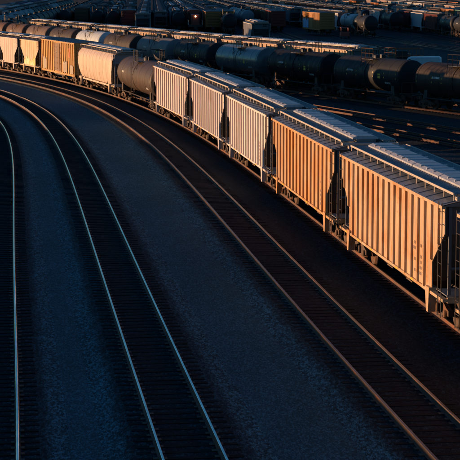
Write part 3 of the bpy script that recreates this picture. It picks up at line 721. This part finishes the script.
def yrow(px, d, hd, cars, lead, maxd=590, fill=None, full=1, start_extra=0):
    """px,d: where the near end of the front car stands; cars: [(kind,colour)...] front to back"""
    global NY
    x = (px-230)/F_PX*d; y = d; h = hd*D; cx, sx = math.cos(h), math.sin(h)
    s_ = 0; i = 0; rnd = random.Random(int(px*13+d))
    x_at = (x, y)
    while y+s_*sx < maxd:
        if i < len(cars): kc = cars[i]
        elif fill: kc = fill[rnd.randrange(len(fill))]
        else: break
        if kc is None: s_ += 14; i += 1; continue
        k, c = kc; L = KL[k]; mx, my = x+cx*(s_+L/2), y+sx*(s_+L/2)
        q = proj((mx, my, 3))
        if q and -25 < q[0] < 485 and q[1] > -14:
            o_ = ORD[min(i, 21)]
            lb = ('%s %s at the front of %s' % (c, KN[k][1], lead)) if i == 0 else '%s %s, %s in %s' % (c, KN[k][1], o_, lead)
            yplace(k, c, (mx, my, 0), h, lb, i < full); NY += 1
        s_ += L; i += 1
    # its track
    root = tag(bpy.data.objects.new('railway_track', None), 'far yard track under %s' % lead, 'railway track', 'railway tracks in the yard'); COL.objects.link(root); root.location = (x, y, 0)
    a, b_ = -150 if px > 290 else -70, 260
    for lat in (.75, -.75):
        mb = MB(); mb.box(a, b_, lat-.035, lat+.035, -.17, 0); o = link('rail', mb.mesh('rail', [RM_BRIGHT[0] if px > 290 else RM_RUST[0]]), root); o.rotation_euler = (0, 0, h)
T_, B_, H_ = 'tank', 'box', 'hopper'
mixd = [(T_, 'black'), (T_, 'grey'), (H_, 'grey'), (B_, 'brown'), (H_, 'white'), (H_, 'maroon')]
blacks = [(T_, 'black')]*3+[(T_, 'grey')]
yrow(10, 303, 91.8, [(T_, 'black')]*16, 'the long black tank row at upper left')
yrow(-8, 330, 92, [(T_, 'grey')]*6, 'the row at the upper left corner', fill=blacks)
yrow(-2, 392, 92.2, [(H_, 'white'), (H_, 'teal'), (H_, 'white')], 'the pale hopper row at the left edge', fill=[(H_, 'white'), (H_, 'grey')])
yrow(2, 455, 92.4, [(B_, 'white'), (B_, 'teal'), (H_, 'white')], 'the farthest pale row at upper left', fill=[(H_, 'white'), (B_, 'blue')])
yrow(66, 405, 92.6, [(T_, 'black')], 'the black row left of the brown boxcar', fill=blacks)
yrow(83, 412, 92.8, [(B_, 'brown')], 'the row led by a brown boxcar', fill=[(H_, 'grey'), (T_, 'grey'), (H_, 'teal')])
yrow(99, 398, 93, [(T_, 'black')], 'the row right of the brown boxcar', fill=blacks+[(H_, 'grey')])
yrow(114.5, 392, 93, [(T_, 'black')], 'the row left of the maroon boxcar', fill=blacks+[(H_, 'white')])
yrow(130, 378, 93, [(B_, 'maroon')], 'the row led by a maroon boxcar', fill=mixd)
yrow(144, 350, 92.6, [(H_, 'white')], 'the row led by a white hopper', fill=[(H_, 'grey'), (H_, 'white'), (H_, 'teal')])
yrow(162, 368, 92.6, [(H_, 'maroon')], 'the maroon hopper row', fill=[(H_, 'maroon')])
yrow(180, 366, 92.8, [(T_, 'black')], 'the row left of the locomotive', fill=[(T_, 'grey'), (T_, 'black'), (H_, 'white')])
yrow(214, 362, 93.2, [(B_, 'yellow')], 'the row led by a yellow boxcar at centre', fill=[(H_, 'teal'), (B_, 'grey'), (H_, 'grey')])
yrow(231, 352, 93.2, [(T_, 'black')], 'the row right of the centre yellow boxcar', fill=[(T_, 'grey'), (H_, 'grey'), (B_, 'yellow')])
yrow(249, 392, 93.4, [(T_, 'grey')]*4, 'the grey tank row left of centre gap', fill=[(H_, 'teal'), (H_, 'grey')])
yrow(262, 276, 95, [(H_, 'white')], 'the short siding right of centre')
yrow(279, 366, 93.6, [(B_, 'maroon')], 'the row led by a tall maroon boxcar', fill=[(H_, 'brown'), (H_, 'grey')])
yrow(297, 405, 94, [(H_, 'grey')], 'the row led by a dark grey hopper', fill=[(H_, 'grey'), (H_, 'white')])
yrow(372, 331, 97, [(T_, 'black'), (T_, 'white'), (H_, 'white'), (H_, 'white'), (H_, 'grey'), (H_, 'white'), (H_, 'white')], 'the white hopper row right of the graffiti boxcar', fill=[(H_, 'white'), (H_, 'pink')], full=2)
yrow(368, 392, 95.5, [(T_, 'black'), (H_, 'brown'), (H_, 'maroon')], 'the row behind the black and white tanks', fill=[(H_, 'maroon'), (H_, 'brown'), (H_, 'pink')])
yrow(397, 364, 94.5, [(T_, 'black'), (H_, 'white')], 'the row led by a black tank at right', fill=[(H_, 'pink'), (H_, 'brown'), (H_, 'grey')])
yrow(474, 312, 94.2, [(T_, 'black'), (T_, 'black'), (H_, 'maroon'), (H_, 'white'), (H_, 'maroon'), (T_, 'black'), (T_, 'black'), (T_, 'black')], 'the front right row', fill=blacks+[(H_, 'pink')], full=4)
yrow(492, 345, 94.2, [(H_, 'teal'), (B_, 'teal'), (B_, 'yellow'), (H_, 'brown')], 'the second right row', fill=[(H_, 'pink'), (T_, 'black'), (B_, 'orange')])
yrow(500, 400, 94, [(H_, 'white'), (H_, 'white'), (H_, 'pink')], 'the third right row', fill=[(H_, 'white'), (H_, 'pink')])
yrow(500, 440, 94, [(B_, 'teal'), (B_, 'orange')], 'the fourth right row', fill=[(B_, 'orange'), (H_, 'pink'), (B_, 'brown')])
yrow(500, 480, 94, [(H_, 'pink')], 'the farthest right row', fill=[(H_, 'pink'), (H_, 'grey')])

# yellow boxcar with blue graffiti standing by itself
def blue_graf(L):
    m, t, b = nodes('blue_graffiti'); v = coords(t, (1, 1, 1), rnd=False); w_ = N(t, 'ShaderNodeTexWave'); w_.inputs['Scale'].default_value = .5; w_.inputs['Distortion'].default_value = 7; t.links.new(v, w_.inputs['Vector'])
    t.links.new(mix(t, ramp(t, w_.outputs['Fac'], [(.45, (0,)*3), (.6, (1,)*3)]), (.04, .20, .55), (.5, .65, .75)), b.inputs['Base Color'])
    mb = MB(); n = 14; x0, x1 = 1.9, L/2-.4
    for k in range(n): a = x0+(x1-x0)*k/n; mb.box(a, a+(x1-x0)/n*.98, 1.594, 1.60, 1.2, 3.0+.25*math.sin(k*1.3))
    return [('graffiti', mb, [m], None)]
ybox = paint('ochre_boxcar', (.42, .19, .055), .35, .5, .5)
d = 343; px = 328; h = 101.5*D; L = 15.6
x, y = (px-230)/F_PX*d, d
build_car('boxcar', boxcar(L-1.2, ybox, 4.4, patch=blue_graf(L-1.2)), (x+math.cos(h)*L/2, y+math.sin(h)*L/2, 0), h, 'ochre boxcar with blue graffiti on its side, standing alone', 'boxcar', GY)

# switcher locomotive with lit headlight
def loco():
    red = paint('loco_red', (.22, .05, .03), .3, .5, .5); P = []
    mb = MB(); mb.box(-6.5, 2.2, -.85, .85, 1.5, 3.7); mb.box(-6.6, -6.5, -.6, .6, 1.6, 3.3)
    for k in range(8): mb.box(-6+k, -5.5+k, .85, .88, 2.2, 3.3)
    P.append(('hood', mb, [red], None))
    mb = MB(); mb.box(2.2, 4.6, -1.45, 1.45, 1.5, 4.3); mb.hull([(2.1, -1.5, 4.3), (4.7, -1.5, 4.3), (4.7, 1.5, 4.3), (2.1, 1.5, 4.3)], [(2.1, -.9, 4.6), (4.7, -.9, 4.6), (4.7, .9, 4.6), (2.1, .9, 4.6)]); P.append(('cab', mb, [red], None))
    mb = MB()
    for y in (-1.46, 1.46): mb.box(2.6, 4.2, y-.01, y+.01, 3.1, 3.9)
    mb.box(2.18, 2.2, 0.9, 1.4, 3.2, 4.0); mb.box(2.18, 2.2, -1.4, -.9, 3.2, 4.0); P.append(('cab_window', mb, [flat('dark_glass', (.02, .025, .03), .1)], None))
    mb = MB(); mb.box(-7.2, 7.0, -1.5, 1.5, 1.1, 1.5); mb.box(4.6, 6.6, -.8, .8, 1.5, 2.8); P.append(('frame', mb, [m_under], None))
    mb = MB()
    for y in (-1.45, 1.45):
        mb.bar((-7.1, y, 2.5), (2, y, 2.5), .04)
        for k in range(6): mb.bar((-7.1+k*1.8, y, 1.5), (-7.1+k*1.8, y, 2.5), .035)
    P.append(('handrail', mb, [m_edge], None))
    m, t, b = nodes('headlight_glow'); b.inputs['Emission Color'].default_value = (1, .62, .3, 1); b.inputs['Emission Strength'].default_value = 6; b.inputs['Base Color'].default_value = (.8, .7, .5, 1)
    mb = MB(); mb.cyl((-6.62, 0, 3.35), (-6.78, 0, 3.35), .17, 14); P.append(('headlight', mb, [m], None))
    P.append(('coupler', coupler_mb(-7.1, -1), [m_under], None)); P.append(('@bogies', 4.4, None, None)); return P
d = 362; px = 196.5; h = 92.8*D; x, y = (px-230)/F_PX*d, d
build_car('locomotive', loco(), (x+math.cos(h)*7.3, y+math.sin(h)*7.3, 0), h, 'red switcher locomotive with its headlight glowing among the dark yard rows', 'locomotive', None)
yrow(193.4, 378, 92.8, [(B_, 'maroon')], 'the row behind the locomotive', fill=[(B_, 'maroon'), (H_, 'grey'), (H_, 'white')])

# white van and a rusty railed trailer behind the tank cars
def van():
    wm = paint('van_white', (.75, .77, .78), .02, .2, .3); P = []; mb = MB()
    pr = [(-2.7, .45), (2.1, .45), (2.75, .6), (2.8, 1.05), (1.95, 1.3), (1.35, 2.05), (1.0, 2.2), (-2.4, 2.25), (-2.65, 2.05), (-2.72, .7)]
    ring = lambda y, k: [(x*(1 if abs(x) < 2 else 1-.02*k), y, z if z < 2 else z-.06*k) for x, z in pr]
    ys_ = [-.98, -.93, -.8, .8, .93, .98]; ks = [2, .5, 0, 0, .5, 2]
    for a in range(5): mb.hull(ring(ys_[a], ks[a]), ring(ys_[a+1], ks[a+1]), caps=a in (0, 4))
    P.append(('body', mb, [wm], None)); mb = MB()
    for sy in (-1, 1): mb.quad([(1.0, sy*.985, 1.3), (1.75, sy*.985, 1.3), (1.3, sy*.985, 1.9), (1.0, sy*.985, 1.95)]); 
    mb.quad([(1.99, -.75, 1.34), (1.99, .75, 1.34), (1.40, .7, 2.06), (1.40, -.7, 2.06)]); P.append(('window', mb, [flat('dark_glass', (.02, .025, .03), .1)], None))
    for x in (-1.7, 1.75):
        for sy in (-1, 1): mb = MB(); mb.cyl((x, sy*.8, .35), (x, sy*1.0, .35), .35, 16); P.append(('wheel', mb, [m_dark], None))
    return P
d = 205; px = 419; x, y = (px-230)/F_PX*d, d
build_car('van', van(), (x, y, GZ), R(172), 'white van behind the brown tank car at right', 'van', None)
def trailer():
    P = []; mb = MB(); mb.box(-2.2, 2.2, -1.1, 1.1, .8, .95); P.append(('deck', mb, [m_bogie], None)); mb = MB()
    for y in (-1.08, 1.08):
        for k in range(6): mb.box(-2.18+k*.87-.03, -2.18+k*.87+.03, y-.03, y+.03, .95, 2.9)
        for z in (2.0, 2.9): mb.box(-2.2, 2.2, y-.04, y+.04, z-.05, z+.05)
    for x in (-2.18, 2.18):
        for z in (2.0, 2.9): mb.box(x-.04, x+.04, -1.0, 1.0, z-.05, z+.05)
    P.append(('side_rail', mb, [paint('rust_red_rail', (.30, .09, .04), .4, .4, .6)], None)); mb = MB(); mb.box(-1.2, .3, -.7, .7, .951, 2.6); P.append(('load_box', mb, [m_dark], None))
    for x in (-1.2, 1.2):
        for sy in (-1, 1): mb = MB(); mb.cyl((x, sy*.9, .4), (x, sy*1.12, .4), .4, 14); P.append(('wheel', mb, [m_dark], None))
    return P
d = 212; px = 404; x, y = (px-230)/F_PX*d, d
build_car('trailer', trailer(), (x, y, GZ), R(5), 'rusty trailer with high stake rails beside the white van', 'trailer', None)
def cart():
    P = []; mb = MB(); mb.box(-1.0, 1.0, -.8, .8, .5, 1.15); mb.box(-.4, .9, -.75, .75, 1.15, 1.25); P.append(('body', mb, [m_red], None)); mb = MB()
    for x in (-.35, .85):
        for y in (-.7, .7): mb.bar((x, y, 1.2), (x, y, 2.1), .04)
    mb.box(-.45, .95, -.78, .78, 2.1, 2.16); P.append(('canopy', mb, [m_red], None))
    for x in (-.65, .65):
        for sy in (-1, 1): mb = MB(); mb.cyl((x, sy*.7, .32), (x, sy*.9, .32), .32, 14); P.append(('wheel', mb, [m_dark], None))
    return P
d = 330; px = 344.5; x, y = (px-230)/F_PX*d, d
build_car('utility_cart', cart(), (x, y, GZ), R(95), 'small red utility cart right of the ochre graffiti boxcar', 'cart', None)
# extra bare tracks on the open ground at right
for k, (px, d) in enumerate(((452, 300), (428, 297), (404, 300))):
    x, y = (px-230)/F_PX*d, d; h = (97+k)*D
    root = tag(bpy.data.objects.new('railway_track', None), '%s bare track on the open ground in front of the right yard rows' % ('nearest middle farthest'.split()[2-k]), 'railway track', 'railway tracks in the yard'); COL.objects.link(root); root.location = (x, y, 0)
    for lat in (.75, -.75):
        mb = MB(); mb.box(-120, 120, lat-.035, lat+.035, -.17, 0); o = link('rail', mb.mesh('rail', [RM_BRIGHT[0]]), root); o.rotation_euler = (0, 0, h)
print('yard cars', NY)

for o in scn.objects:
    if 'label' in o and len(o['label'].split())>16: print('LONG', o['label'])
